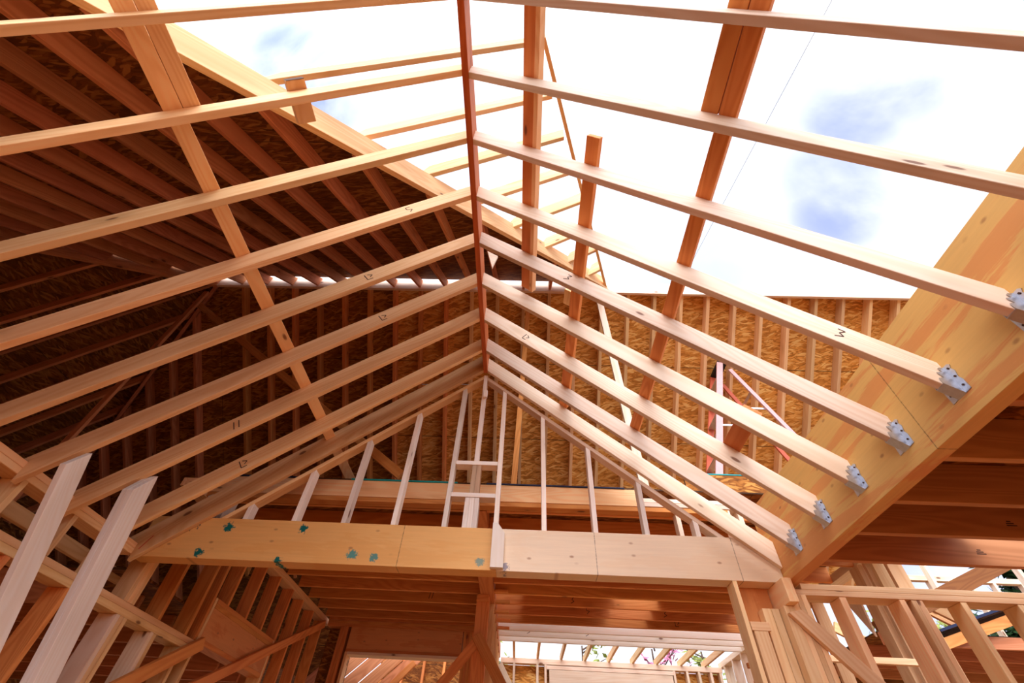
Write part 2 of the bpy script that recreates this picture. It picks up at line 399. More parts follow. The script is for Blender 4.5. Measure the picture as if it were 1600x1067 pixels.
# ------------------------------------------------------------------ gable wall
o = box('gable_beam', XW-.03, -.191, 3.40, 3.53, 1.237, 1.547, LVLG)
tag(o, 'yellow left half of the broad gable beam with teal paint marks', 'beam')
o = box('gable_beam', -.19, XB-.002, 3.40, 3.53, 1.237, 1.547, LVLG2)
tag(o, 'pale whitish right half of the broad gable beam', 'beam')
ZP = 3.135
def pl(x): return ZP - T*abs(x-XR)
YS0, YS1 = 3.41, 3.499
for sg, xe, nm in ((-1, -2.62, 'left'), (1, 1.69, 'right')):
    x0 = XR
    poly = [(x0, pl(x0)), (xe, pl(xe)), (xe, pl(xe)+.045), (x0, pl(x0)+.045)]
    o = prism('sloped_plate', poly, 'y', YS0, YS1, (sg*CT, 0, -ST), PINE_R if sg > 0 else PINE)
    tag(o, f'sloping top plate of the gable wall, {nm} of its peak', 'plate', 'sloped gable plates')
GS = [(-2.22,'leftmost gable stud, half hidden by the lowest rafter'),(-1.824,'second gable stud from the left end'),(-1.425,'third gable stud from the left end'),(-1.027,'fourth gable stud from the left end'),(-.624,'gable stud just left of the centre posts'),
      (-.216,'gable stud just right of the centre posts'),(.164,'gable stud second right of the centre posts'),(.565,'gable stud third right of the centre posts'),(.961,'gable stud fourth right of the centre posts'),(1.353,'short gable stud near the right beam end')]
for x, lb in GS:
    a, b = x-.019, x+.019
    poly = [(a, 1.5475), (b, 1.5475), (b, pl(b)-.0005), (a, pl(a)-.0005)]
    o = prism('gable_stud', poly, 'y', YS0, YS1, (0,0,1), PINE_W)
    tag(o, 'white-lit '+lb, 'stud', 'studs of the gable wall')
o = prism('beam_cleat', [(-.235,1.245),(-.14,1.245),(-.14,1.50),(-.197,1.575),(-.235,1.575)], 'y', 3.357, 3.3985, (0,0,1), PINE_W)
tag(o, 'pale slant-topped cleat covering the middle of the gable beam', 'cleat')
for j in range(3):
    a = -.483+.0393*j
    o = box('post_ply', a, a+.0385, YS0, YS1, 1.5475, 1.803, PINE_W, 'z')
    tag(o, f'{["left","middle","right"][j]} ply of the short triple post on the gable beam', 'post', 'plies of the short triple post')
for z, lb in ((1.805, 'lower'), (2.107, 'upper')):
    o = box('blocking', -.603, -.237, YS0-.005, YS1, z, z+.038, PINE_W)
    tag(o, f'{lb} flat block spanning between the two middle gable studs', 'blocking', 'flat blocks between middle gable studs')
for j, m in enumerate((PINE_A, PINE_A)):
    a = -.455+.039*j
    o = box('post_ply', a, a+.0385, YS0, YS1, 1.8435, 2.1065, m, 'z')
    tag(o, f'{["left","right"][j]} weathered ply of the post between the two flat blocks', 'post', 'weathered plies between the flat blocks')
o = prism('king_stud', [(-.446,2.146),(-.408,2.146),(-.408,3.18),(-.446,3.18)], 'y', YS0, YS1, (0,0,1), PINE_W)
tag(o, 'slim bright stud rising from the upper block to the ridge', 'stud')
o = box('cleat', -.43, -.39, YS0-.03, YS0-.001, 2.86, 2.95, PINE_W, 'z')
tag(o, 'small cleat nailed high on the slim centre stud', 'cleat')
for j in range(3):
    a = -2.78+.085*j
    o = prism('cripple_stud', [(a,1.5495),(a+.038,1.5495),(a+.038,1.86+.02*j),(a,1.84+.02*j)], 'y', 3.62, 3.76, (0,0,1), PINE_W)
    tag(o, f'{ORD[j]} short pale stub behind the lowest left rafter, counted from the left', 'stud', 'short stubs behind the lowest left rafter')

o = box('backing_plate', XW, XB+.10, 3.532, 3.86, 1.49, 1.5485, PINE_O); tag(o, 'backing plate behind the gable beam under the stub studs', 'plate')
# ------------------------------------------------------------------ upper floor edge and ceiling joists
o = box('rim_board', -3.0, 1.06, 3.75, 3.79, 1.955, 2.115, PINE); tag(o, 'long pale rim board crossing behind the gable studs', 'rim board')
o = box('ledger', -3.0, 1.8, 3.755, 3.845, 1.912, 1.9535, PINE_O); tag(o, 'thin ledger under the long rim board', 'ledger')
for j, (z, x1) in enumerate(((1.957, 1.96), (1.997, 1.90))):
    o = box('wall_plate', 1.065, x1, 3.75, 3.88, z, z+.038, PINE_R); tag(o, f'{["lower","upper"][j]} of two stacked plates right of the rim board', 'plate', 'stacked plates right of the rim board')
o = box('edge_strip', -1.62, -.62, 3.742, 3.7515, 2.1155, 2.130, TEALP); tag(o, 'teal sealed floor sheet edge on the rim board', 'edge strip')
o = box('edge_strip', -.35, .92, 3.742, 3.7515, 2.1155, 2.130, NAVYP); tag(o, 'dark blue sealed floor sheet edge on the rim board', 'edge strip')
o = box('edge_strip', -2.68, -1.95, 3.742, 3.7515, 2.1155, 2.130, NAVYP); tag(o, 'dark blue sealed sheet edge on the rim board, far left piece', 'edge strip')
o = sheet('osb_panel', 1.55, 2.35, 3.90, 3.918, 2.20, 2.385, OSBL); tag(o, 'strip of orange OSB standing at the upper floor edge', 'OSB panel')
o = box('edge_strip', 1.62, 2.36, 3.896, 3.92, 2.386, 2.40, TEALP); tag(o, 'bright teal edge along the upright OSB strip', 'edge strip')
for j, (x, z1) in enumerate(((1.353, 1.955), (1.80, 1.955), (1.90, 1.99))):
    o = box('cripple_stud', x-.019, x+.019, 3.76, 3.85, 1.5495, z1, PINE_R, 'z'); tag(o, f'{ORD[j]} stub stud behind the right end of the gable beam, from the left', 'stud', 'stub studs behind the gable beam end')
JB = 1.95
YJ_L = [3.97, 4.37, 4.76, 5.16, 5.56, 5.76, 6.165, 6.57, 6.98, 7.37]
YJ_L = [3.97, 4.41, 4.86, 5.31, 5.76, 6.165, 6.57, 6.98, 7.37]
lj = []
for i, yf in enumerate(YJ_L):
    o = box('ceiling_joist', -2.87, -.52, yf-TW, yf, JB, JB+.163, PINE_O); lj.append(o)
    tag(o, f'brown ceiling joist over the left bay, {ORD[i]} behind the gable beam', 'joist', 'ceiling joists over the left bay')
mark(lj[6], (-1.25, 6.57-TW-.0006, JB+.04), (1,0,0), (0,0,1), S_11, .08)
YJ_R = [3.97, 4.42, 4.87, 5.33, 5.76, 6.125, 6.51, 6.91, 7.29, 7.66, 7.96, 8.24]
rj = []
for i, yf in enumerate(YJ_R):
    o = box('ceiling_joist', -.34, 3.44, yf-TW, yf, JB, JB+.163, PINE_O if i < 9 else PINE_W); rj.append(o)  # rearmost joists use whiter pine to carry the bright light there
    tag(o, f'ceiling joist over the right bay, {ORD[i]} behind the gable beam', 'joist', 'ceiling joists over the right bay')
for idx, x, st in ((6, .65, S_3), (6, 2.9, S_3), (7, .9, S_5), (7, 1.95, S_3), (8, 2.2, S_L), (10, .1, S_3), (10, 1.0, S_3)):
    mark(rj[idx], (x, YJ_R[idx]-TW-.0006, JB+.04), (1,0,0), (0,0,1), st, .08)
for i, yf in enumerate(YJ_R[5:10]):
    o = box('joist_ledger', -.35, -.17+.02*(i % 2), yf-TW-.05, yf-TW-.0005, JB-.0, JB+.03, PINE_O)
    tag(o, f'small support block under the left end of right bay joist {ORD[i+5]} behind the beam', 'block', 'support blocks at the joist ends')
# upper floor sheets over the joists (open strips let the light down)
for j, (x0, x1, y0, y1) in enumerate(((-3.0, -.36, 3.752, 7.66), (.05, 1.22, 6.14, 7.30), (1.78, 2.92, 6.14, 7.30), (-.359, 3.44, 3.752, 6.13))):
    o = box('subfloor_sheet', x0, x1, y0, y1, JB+.1645, JB+.1785, OSBD, bevel=0)
    tag(o, ['OSB subfloor over the left bay ceiling joists','narrow OSB subfloor strip over the middle of the right bay','OSB subfloor over the right part of the right bay','OSB subfloor just behind the gable beam over the right bay'][j], 'subfloor', 'subfloor sheets on the ceiling joists')

# beam and post between the two bays
o = box('carrying_beam', -.515, -.345, 3.90, 9.2, 1.93, 2.112, PINE_O, 'y'); tag(o, 'built-up carrying beam between the left and right bay ceilings', 'beam')
o = box('centre_post', -.562, -.405, 6.15, 6.30, -1.6, 1.9285, PINE_O, 'z'); tag(o, 'stout square centre post between the two bays', 'post')
o = box('packing_block', -.56, -.41, 6.08, 6.149, 1.86, 1.929, PINE_O); tag(o, 'short dark block capping the front of the centre post', 'block')
def dirboard(name, a, b, w, t, y, mat, lab, cat='brace', grp=None):
    """board lying in a plane facing the camera (constant y)"""
    o = member(name, (a[0], y, a[1]), (b[0], y, b[1]), t, w, mat, up=(0,0,1) if abs(a[0]-b[0]) > .05 else (1,0,0)); return tag(o, lab, cat, grp)
dirboard('diagonal_brace', (-.50, 1.45), (-2.9, -1.4), .10, .038, 6.12, PINE_O, 'diagonal brace running down left from the centre post')
dirboard('diagonal_brace', (-.52, 1.49), (1.55, -1.55), .12, .038, 6.08, PINE_O, 'diagonal brace running down right from the centre post')
for i in range(7):
    y = 6.42+.405*i
    o = box('partition_stud', -.49, -.35, y, y+TW, -1.6, 1.929, PINE, 'z')
    tag(o, f'partition stud {ORD[i]} behind the centre post between the bays', 'stud', 'partition studs behind the centre post')

# left bay far wall with opening
YW = 7.52
for j, (z0, z1) in enumerate(((1.912, 1.9495), (1.873, 1.9110))):
    o = box('wall_plate', -2.87, -.56, YW, YW+.14, z0, z1, PINE_O); tag(o, f'{["upper","lower"][j]} top plate of the wall behind the left bay', 'plate', 'top plates of the left bay end wall')
o = box('rim_joist', -2.87, -.56, YW, YW+.04, 1.956, 2.113, PINE_O); tag(o, 'rim joist over the wall at the back of the left bay', 'joist')
o = box('opening_header', -2.50, -.84, YW, YW+.14, 1.60, 1.872, LVLH); tag(o, 'deep reddish header over the opening in the left bay end wall', 'header')
o = box('header_plate', -2.50, -.75, YW-.002, YW+.14, 1.561, 1.599, PINE_O); tag(o, 'flat plate under the left bay header', 'plate')
o = box('header_trim', -2.46, -.75, YW-.03, YW+.14, 1.525, 1.56, PINE_R); tag(o, 'bright lower edge board of the left bay opening', 'trim')
for j, x in enumerate((-2.66, -2.62, -2.58)):
    o = box('jack_stud', x, x+.0385, YW, YW+.14, -1.6, 1.872, PINE_O, 'z'); tag(o, f'{ORD[j]} of three studs left of the left bay opening, from the left', 'stud', 'studs left of the left bay opening')
o = box('jack_stud', -2.50, -2.462, YW-.02, YW+.14, -1.6, 1.56, PINE, 'z'); tag(o, 'bright jamb stud at the left edge of the left bay opening', 'stud')
for j in range(4):
    x = -.83+.04*j
    o = box('jack_stud', x, x+.0385, YW, YW+.14, -1.6, 1.872, PINE_O, 'z'); tag(o, f'{ORD[j]} of four studs right of the left bay opening, from the left', 'stud', 'studs right of the left bay opening')
o = sheet('osb_panel', -2.86, -2.46, YW+.1405, YW+.158, -1.6, 1.95, OSBD); tag(o, 'dark OSB panel at the left end of the left bay end wall', 'OSB panel')
# seen through the opening: outer wall, boards with light between them
o = sheet('wall_rear', -2.75, -.6, 10.6, 10.62, -1.6, 2.4, OSBD); tag(o, 'orange OSB rear wall seen through the left bay opening', 'wall', kind='structure')
for i in range(6):
    x = -2.70+.40*i
    o = box('rear_wall_stud', x, x+.045, 10.5, 10.598, -1.6, 2.3, PINE_O, 'z'); tag(o, f'rear wall stud {ORD[i]} from the left seen through the left bay opening', 'stud', 'rear wall studs behind the left bay')
for i in range(5):
    a = i*.165
    o = member('slat_board', (-3.75+a*1.2, 9.0, 1.15-a*.62), (-2.35+a*1.2, 9.0, 2.42-a*.62), .02, .192, PINE_D, up=(-.7,0,.7))
    tag(o, f'sloping board {ORD[i]} from the top of the gapped set behind the left opening', 'board', 'gapped sloping boards behind the left opening')
o = member('stair_stringer', (-3.6, 8.9, -.15), (-1.75, 8.9, 1.75), .05, .09, PINE_O, up=(-.7,0,.7)); tag(o, 'sloping rail below the gapped boards behind the left opening', 'rail')

# right bay far wall
YQ = 9.23
o = box('wall_plate', -.33, 3.44, YQ, YQ+.14, 1.875, 1.95, PINE_R); tag(o, 'bright top plate of the far wall beyond the right bay', 'plate')
for i in range(9):
    x = -.105+.41*i
    o = box('lookout', x-.019, x+.019, 8.245, 9.40, 1.952, 2.04, PINE, 'y'); tag(o, f'short lookout {ORD[i]} from the left crossing the bright strip of sky', 'lookout', 'lookouts over the bright strip')
for i, x in enumerate((-.10, .30, .44, 2.62, 2.84, 3.04, 3.24, 3.40)):
    o = box('wall_stud', x-.02, x+.02, YQ+.002, YQ+.13, -1.6, 1.874, PINE_R, 'z'); tag(o, f'far wall stud {ORD[i]} from the left beyond the right bay', 'stud', 'far wall studs beyond the right bay')
o = box('window_header', .50, 2.58, YQ-.01, YQ+.12, 1.45, 1.80, PINE_R); tag(o, 'wide pale header board in the far wall of the right bay', 'header')
o = box('header_plate', .46, 2.60, YQ-.01, YQ+.13, 1.805, 1.86, PINE_R); tag(o, 'pale strip plate over the wide far header', 'plate')
o = sheet('wall_back', -.34, 3.44, YQ+.141, YQ+.16, -1.6, 1.87, OSBM); tag(o, 'OSB sheathed far wall of the right bay', 'wall', kind='structure')
dirboard('diagonal_brace', (-.35, 1.84), (1.6, -1.2), .10, .038, 9.19, PINE_R, 'white-lit diagonal brace on the far wall of the right bay')
# right bay side wall
o = box('wall_plate', 3.44, 3.58, 3.56, 9.37, 1.95, 2.026, PINE_R, 'y'); tag(o, 'top plate of the right bay side wall', 'plate')
TS = [(4.40,.04,PINE),(4.58,.04,PINE_Y),(4.68,.04,PINE_Y),(4.80,.15,PINE_Y),(5.45,.05,PINE),(5.86,.04,PINE),(6.27,.04,PINE),(6.68,.04,PINE),(7.09,.04,PINE),(7.5,.04,PINE),(7.9,.04,PINE_R),(8.3,.04,PINE_R),(8.7,.04,PINE_R),(9.1,.04,PINE_R)]
for i, (y, t, m) in enumerate(TS):
    o = box('wall_stud', 3.44, 3.58, y, y+t, -1.6, 1.949, m, 'z')
    tag(o, ('wide weathered post with dark knots in the right bay side wall' if t > .1 else f'side wall stud {ORD[i]} from the near end, right of the right bay'), 'stud', 'side wall studs right of the right bay')
for j, (z, x0) in enumerate(((1.32, 2.62), (1.02, 2.35))):
    o = box('blocking', x0, x0+.55, 6.2-.7*j, 6.24-.7*j, z, z+.05, PINE_O); tag(o, f'{["upper","lower"][j]} brown block sticking out beside the corner posts', 'blocking', 'brown blocks beside the corner posts')
o = prism('gusset', [(5.0,1.36),(5.2,1.70),(4.98,1.70)], 'x', 3.42, 3.439, (0,0,1), PINE_R); tag(o, 'triangular pale gusset on the right bay side wall', 'gusset')

# ------------------------------------------------------------------ left wall
WX0, WX1 = XW-.14, XW
for j, (z0, z1) in enumerate(((1.2755, 1.3135), (1.237, 1.2745))):
    o = box('top_plate', WX0, WX1, -2.2, 3.395, z0, z1, PINE, 'y'); tag(o, f'{["upper","lower"][j]} of the doubled top plates on the left wall', 'plate', 'doubled top plates of the left wall')
for j, (z0, z1) in enumerate(((.947, .987), (.904, .946))):
    o = box('mid_plate', WX0, WX1, -2.2, 4.66, z0, z1, PINE, 'y'); tag(o, f'{["upper","lower"][j]} of the doubled plates halfway down the left wall', 'plate', 'doubled mid plates of the left wall')
for i, y in enumerate((1.90, 2.31, 2.745, 3.17)):
    o = box('cripple_stud', WX0, WX1, y, y+.038, .988, 1.236, PINE, 'z'); tag(o, f'short cripple stud {ORD[i]} from the camera between the left wall plates', 'stud', 'cripple studs in the left wall')
for j in range(3):
    y = 3.56+.0425*j
    o = box('corner_post_ply', WX0+.01, WX1, y, y+.042, .988, 1.42 if j == 0 else 1.39, PINE, 'z'); tag(o, f'{["near","middle","far"][j]} ply of the corner post at the left beam end', 'post', 'plies of the left corner post')
o = box('outer_ledger', -3.34, -3.30, -1, 3.9, 1.19, 1.28, PINE, 'y'); tag(o, 'ledger board parallel behind the left wall top plates', 'ledger')
for i, (y, m) in enumerate(((2.55, PINE_O), (3.06, PINE_O), (3.58, PINE_R), (3.62, PINE), (3.665, PINE), (4.02, PINE_R), (4.06, PINE), (4.46, PINE))):
    o = box('wall_stud', WX0, WX1, y, y+.038, -1.6, .903, m, 'z'); tag(o, f'left wall stud {ORD[i]} from the camera under the mid plates', 'stud', 'studs under the left mid plates')
for i, y in enumerate((4.05, 4.47, 4.63, 4.90, 5.32, 5.72, 6.15, 6.54, 6.98, 7.44)):
    z0 = .988 if y < 4.6 else -1.6
    if y < 4.64:
        o = box('bay_wall_stud', WX0, WX1, y-.038, y, .988, 1.899, PINE_O, 'z')
    elif 4.7 < y < 6.0:
        o = box('bay_wall_stud', WX0, WX1, y-.038, y, 1.341, 1.899, PINE_O, 'z')
    else:
        o = box('bay_wall_stud', WX0, WX1, y-.038, y, -1.6, 1.899, PINE_O, 'z')
    tag(o, f'left bay wall stud {ORD[i]} behind the gable beam', 'stud', 'studs of the left bay wall')
for j, z in enumerate((1.90, 1.9385)):
    o = box('top_plate', WX0, WX1, 3.56, 7.66, z, z+.038, PINE, 'y'); tag(o, f'{["lower","upper"][j]} top plate of the tall left bay wall', 'plate', 'top plates of the left bay wall')
o = box('window_header', WX0+.02, WX1+.005, 4.67, 6.07, 1.02, 1.262, LVLH, 'y'); tag(o, 'broad plywood header panel in the left bay wall', 'header')
o = box('header_plate', WX0, WX1+.01, 4.67, 6.075, 1.302, 1.340, PINE_O, 'y'); tag(o, 'upper strip plate over the left bay header panel', 'plate')
o = box('header_plate', WX0, WX1+.008, 4.67, 6.075, 1.263, 1.301, PINE_O, 'y'); tag(o, 'lower strip plate over the left bay header panel', 'plate')
o = box('header_plate', WX0, WX1+.008, 4.67, 6.075, .98, 1.019, PINE_O, 'y'); tag(o, 'strip plate under the left bay header panel', 'plate')
for j, y in enumerate((4.632, 6.078)):
    o = box('trimmer_stud', WX0, WX1+.005, y, y+.037, -1.6, 1.34, PINE, 'z'); tag(o, f'trimmer stud at the {["near","far"][j]} end of the left bay header', 'stud', 'trimmer studs of the left bay header')
o = member('diagonal_brace', (XW+.03, 4.70, .985), (XW+.03, 3.35, .2), .038, .10, PINE_O); tag(o, 'short diagonal brace below the left bay header corner', 'brace')
o = member('diagonal_brace', (XW+.03, 7.40, 1.86), (XW+.03, 4.1, .35), .038, .09, PINE_O); tag(o, 'long diagonal brace across the left bay wall studs', 'brace')

# bright leaning props in front of the left wall
def prop(x0, x1, pn, pf, lean, labs):
    n = len(labs)
    for j in range(n):
        a = x0+(x1-x0)*j/n; b = x0+(x1-x0)*(j+1)/n - (.001 if j < n-1 else 0)
        poly = [pn, pf, (pf[0]+lean*(pf[1]+1.6), -1.6), (pn[0]+lean*(pn[1]+1.6), -1.6)]
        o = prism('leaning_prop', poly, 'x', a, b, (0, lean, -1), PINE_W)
        tag(o, labs[j], 'prop', 'props leaning against the left rafters')
prop(-2.64, -2.60, (2.194, 1.274), (2.28, 1.402), .377, ['broad white-lit prop leaning at the far left of the picture'])
prop(-2.576, -2.50, (2.600, 1.345), (2.708, 1.505), .228, ['rear ply of the second white-lit prop from the left', 'front ply of the second white-lit prop from the left'])

# dark room behind the left wall
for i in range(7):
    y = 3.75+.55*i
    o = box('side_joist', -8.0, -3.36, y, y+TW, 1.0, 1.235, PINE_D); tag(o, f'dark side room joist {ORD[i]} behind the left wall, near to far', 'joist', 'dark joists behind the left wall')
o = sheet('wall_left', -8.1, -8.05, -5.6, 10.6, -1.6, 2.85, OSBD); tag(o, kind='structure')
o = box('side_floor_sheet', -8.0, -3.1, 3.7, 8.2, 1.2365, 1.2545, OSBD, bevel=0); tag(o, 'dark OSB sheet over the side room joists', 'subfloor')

# ------------------------------------------------------------------ right side: wall, corner posts, ceiling
for j, (z0, z1, x0) in enumerate(((1.199, 1.2365, 1.968), (1.161, 1.1985, 1.90))):
    o = box('top_plate', x0, 4.3, 3.40, 3.54, z0, z1, PINE_Y); tag(o, f'{["upper","lower"][j]} of the doubled top plates on the right wall', 'plate', 'doubled top plates of the right wall')
for x0, x1, lb in ((2.205,2.25,'right wall stud just beyond the corner post cluster'),(2.61,2.65,'left ply of the triple stud in the right wall'),(2.69,2.727,'middle ply of the triple stud in the right wall'),(2.728,2.766,'right ply of the triple stud in the right wall'),(3.02,3.06,'single right wall stud right of the triple stud'),(3.40,3.44,'right wall stud at the right picture edge')):
    o = box('wall_stud', x0, x1, 3.402, 3.54, -1.6, 1.160, PINE_Y, 'z'); tag(o, lb, 'stud', 'studs of the right wall')
for x0, x1, z1, y0, lb in ((1.50,1.53,1.236,3.40,'thin leftmost board of the right corner post cluster'),(1.545,1.635,.93,3.40,'knotty short post in the corner cluster below the beam'),(1.668,1.728,1.083,3.45,'left ply of the post under the corner block'),(1.73,1.782,1.083,3.45,'right ply of the post under the corner block'),
        (1.787,1.86,1.083,3.38,'wide board post right of the corner block'),(1.862,1.90,1.160,3.39,'first ply of the corner post beside the diagonal brace'),(1.902,1.935,1.160,3.39,'second ply of the corner post beside the diagonal brace'),(1.937,1.972,1.160,3.39,'third ply of the corner post beside the diagonal brace')):
    o = box('corner_post', x0, x1, y0, 3.53, -1.6, z1, PINE_Y, 'z'); tag(o, lb, 'post', 'boards of the right corner post cluster')
o = box('corner_block', 1.80, 1.864, 3.30, 3.62, 1.085, 1.2355, PINE_Y, 'y'); tag(o, 'thick block under the meeting corner of the two beams', 'block')
o = box('corner_filler', 1.535, 1.79, 3.535, 3.57, .985, 1.236, LVLH, 'z'); tag(o, 'recessed plywood filler left of the corner block', 'filler')
o = box('packing_block', 1.535, 1.66, 3.40, 3.53, .932, .984, PINE_Y); tag(o, 'cap block on the short knotty corner post', 'block')
o = member('diagonal_brace', (1.835, 3.355, 1.04), (4.0, 3.355, -1.48), .038, .089, PINE_Y, cut0=(0, .55)); tag(o, 'long diagonal brace nailed across the right wall studs', 'brace')
o = box('wall_rail', 2.2, 3.35, 4.30, 4.34, .985, 1.03, PINE_Y); tag(o, 'pale horizontal rail seen between the right wall studs', 'rail')
YRJ = [1.43, 1.837, 2.247, 2.62, 3.016]
for i, yf in enumerate(YRJ):
    k = 4-i
    o = box('floor_joist', XB+.092, 5.2, yf-TW, yf, 1.237, 1.472, PINE_B); tag(o, f'dark joist right of the laminated beam, {ORD[k]} from the right wall', 'joist', 'joists right of the laminated beam')
    for xm in (2.55, 3.05, 3.75):
        if i > 1: mark(o, (xm+.1*i, yf-TW-.0006, 1.30), (1,0,0), (0,0,1), [((0,.2),(1.2,.2)),((.1,.45),(1,.45)),((.3,.7),(.8,.7))], .05)
for j, y in enumerate((.6, 1.02)):
    o = box('floor_joist', XB+.092, 5.2, y-TW, y, 1.237, 1.472, PINE_B); tag(o, f'dark joist right of the laminated beam, {ORD[6-j]} from the right wall', 'joist', 'joists right of the laminated beam')
o = box('ceiling', XB+.092, 5.2, -1.6, 2.61, 1.474, 1.492, OSBD, bevel=0); tag(o, kind='structure')
o = box('ceiling', XB+.092, 2.92, 2.611, 3.05, 1.474, 1.492, OSBD, bevel=0); tag(o, kind='structure')

# ------------------------------------------------------------------ main house roof behind (hip roof, ridge along x)
U = 4.05; RZ = 1.385*U                      # ridge line y, underside of rafters at ridge
XH, XV, VS = -1.222*U, .302*U, .868         # hip end, valley top, valley run
ND = .14/CT; FD = .14/CT                   # plumb depths
def znear(y): return RZ - T*(U-y)
def zfar(y): return RZ - T*(y-U)
o = box('main_ridge_board', XH-.05, 5.95, U-.02, U+.02, RZ-.06, RZ+.20, PINE_R); tag(o, 'long ridge board of the main roof behind, bright where open to sky', 'ridge board')
YN = -2.2
def xval(y): return XV-(U-y)*VS
xs = [(-.42+.1*k)*U for k in range(-8, 20)]
# near slope rafters
cnt = 0
for x in [(-.42-.1*k)*U for k in range(16, 0, -1)] + [(-.42+.1*k)*U for k in range(0, 7)]:
    yt = U-.022 if x >= XH else U-(XH-x)-.05
    yb = YN if xval(YN) > x else U-(XV-x)/VS + .02
    if yt-yb < .15: continue
    poly = [(yt, znear(yt)), (yb, znear(yb)), (yb, znear(yb)+ND), (yt, znear(yt)+ND)]
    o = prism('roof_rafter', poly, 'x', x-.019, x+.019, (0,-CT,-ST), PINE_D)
    cnt += 1
    tag(o, f'shaded near-slope rafter of the sheathed roof, {ORD[cnt-1]} from the left', 'rafter', 'rafters of the sheathed near slope')
# near slope sheathing
yA = U-.09
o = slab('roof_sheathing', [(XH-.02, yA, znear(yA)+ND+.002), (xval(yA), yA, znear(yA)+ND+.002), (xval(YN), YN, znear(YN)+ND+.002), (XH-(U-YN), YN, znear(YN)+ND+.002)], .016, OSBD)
tag(o, 'dark OSB sheathing over the near slope at upper left', 'roof sheathing')
# valley board along the cut edge
vd = V((VS, 1, T)).normalized(); nn = V((0, -ST, CT)); across = vd.cross(nn).normalized()
if across.x < 0: across = -across
pa = V((xval(YN)+.02, YN, znear(YN))); pb = V((xval(U-.05)+.02, U-.05, znear(U-.05)))
o = member('valley_board', pa, pb, .045, .24, PINE, up=(0,0,1), align='b'); tag(o, 'wide pale valley board edging the sheathed roof against the sky', 'valley board')
# jack rafters from the valley up to the temporary strip
def zj(x): return 1.136*U + .824*x
for i, (yu, xl) in enumerate(((.176,-.452),(.288,-.352),(.392,-.256),(.491,-.169),(.593,-.071),(.699,.024),(.792,.11),(.885,.20))):
    xr = .004+(.282-.004)*(yu-.171)/(.959-.171); y = yu*U; a, b = xl*U, xr*U
    if i == 7: b = max(b, a+.12)
    dj = .184/CT
    poly = [(a, zj(a)), (b, zj(b)), (b, zj(b)+dj), (a+.10, zj(a)+dj+.06)]
    o = prism('jack_rafter', poly, 'y', y-TW, y, (CT,0,ST), PINE)
    tag(o, f'short jack rafter {ORD[i]} up the valley board, front to back', 'rafter', 'jack rafters over the valley board')
o = member('lath_strip', (.075, .158*U, 1.135*U), (.292*U, .985*U, 1.385*U), .035, .06, PINE); tag(o, 'thin lath joining the free ends of the jack rafters', 'lath')
# far slope rafters and sheathing
YE = 7.75
for i, x in enumerate(xs):
    if x < XH+.02 or x > 5.9: continue
    yt = U+.022
    poly = [(yt, zfar(yt)), (YE, zfar(YE)), (YE, zfar(YE)+FD), (yt, zfar(yt)+FD)]
    o = prism('far_rafter', poly, 'x', x-.024, x+.024, (0,CT,-ST), PINE_O if x < -.9 else PINE)  # left rafters darker too, shade put into their pine
    tag(o, f'far-slope rafter backed by OSB, {ORD[i-1] if i-1 < len(ORD) else "last"} from the hip end', 'rafter', 'rafters of the far slope')
cnt = 0
for k in range(1, 9):
    x = XH-.405*k; y0 = U+.405*k+.03; y1 = 9.3
    poly = [(y0, zfar(y0)), (y1, zfar(y1)), (y1, zfar(y1)+FD), (y0, zfar(y0)+FD)]
    o = prism('far_rafter', poly, 'x', x-.022, x+.022, (0,CT,-ST), PINE_D)
    tag(o, f'far-slope hip jack in the dark corner, {ORD[k-1]} left of the hip end', 'rafter', 'hip jacks of the far slope')
y0 = U+.05
XSP = (-.42-.1)*U  # sheathing split here; left part gets its shade as a darker colour
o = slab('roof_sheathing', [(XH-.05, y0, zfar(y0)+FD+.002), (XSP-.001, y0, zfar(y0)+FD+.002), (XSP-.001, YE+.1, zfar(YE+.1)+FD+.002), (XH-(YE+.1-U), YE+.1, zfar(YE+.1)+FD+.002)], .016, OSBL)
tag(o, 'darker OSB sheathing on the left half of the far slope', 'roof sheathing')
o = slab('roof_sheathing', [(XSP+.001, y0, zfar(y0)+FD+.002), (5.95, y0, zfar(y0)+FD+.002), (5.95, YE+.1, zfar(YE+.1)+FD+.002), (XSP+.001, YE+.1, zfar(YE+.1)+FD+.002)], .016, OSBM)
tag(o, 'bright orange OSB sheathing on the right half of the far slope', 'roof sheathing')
o = slab('roof_sheathing', [(XH-(YE+.1-U), YE+.1, zfar(YE+.1)+FD+.002), (-3.1, YE+.1, zfar(YE+.1)+FD+.002), (-3.1, 10, zfar(10)+FD+.002), (XH-(10-U), 10, zfar(10)+FD+.002)], .016, OSBD)
tag(o, 'lower OSB sheathing of the far slope beyond the left wall', 'roof sheathing')
# hip rafters and left hip plane
for sg, lb in ((-1, 'near'), (1, 'far')):
    L = 6.1 if sg < 0 else 5.6
    o = member('hip_rafter', (XH-.02, U+sg*.03, RZ+.05), (XH-L, U+sg*L, RZ+.05-T*L), .045, .24, PINE_D); tag(o, f'dark {lb} hip rafter descending from the main ridge end', 'rafter', 'hip rafters')
def zhip(x): return RZ - T*(XH-x)
k = 0
for j in range(-14, 13):
    y = U+.405*j; x0 = XH-abs(y-U)-.06; x1 = -11.2
    if j == 0: x0 = XH-.06
    poly = [(x0, zhip(x0)), (x1, zhip(x1)), (x1, zhip(x1)+FD), (x0, zhip(x0)+FD)]
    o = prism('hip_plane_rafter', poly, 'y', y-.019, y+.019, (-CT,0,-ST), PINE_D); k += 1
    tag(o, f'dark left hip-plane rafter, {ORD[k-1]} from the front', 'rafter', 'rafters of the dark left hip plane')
dz = FD+.004
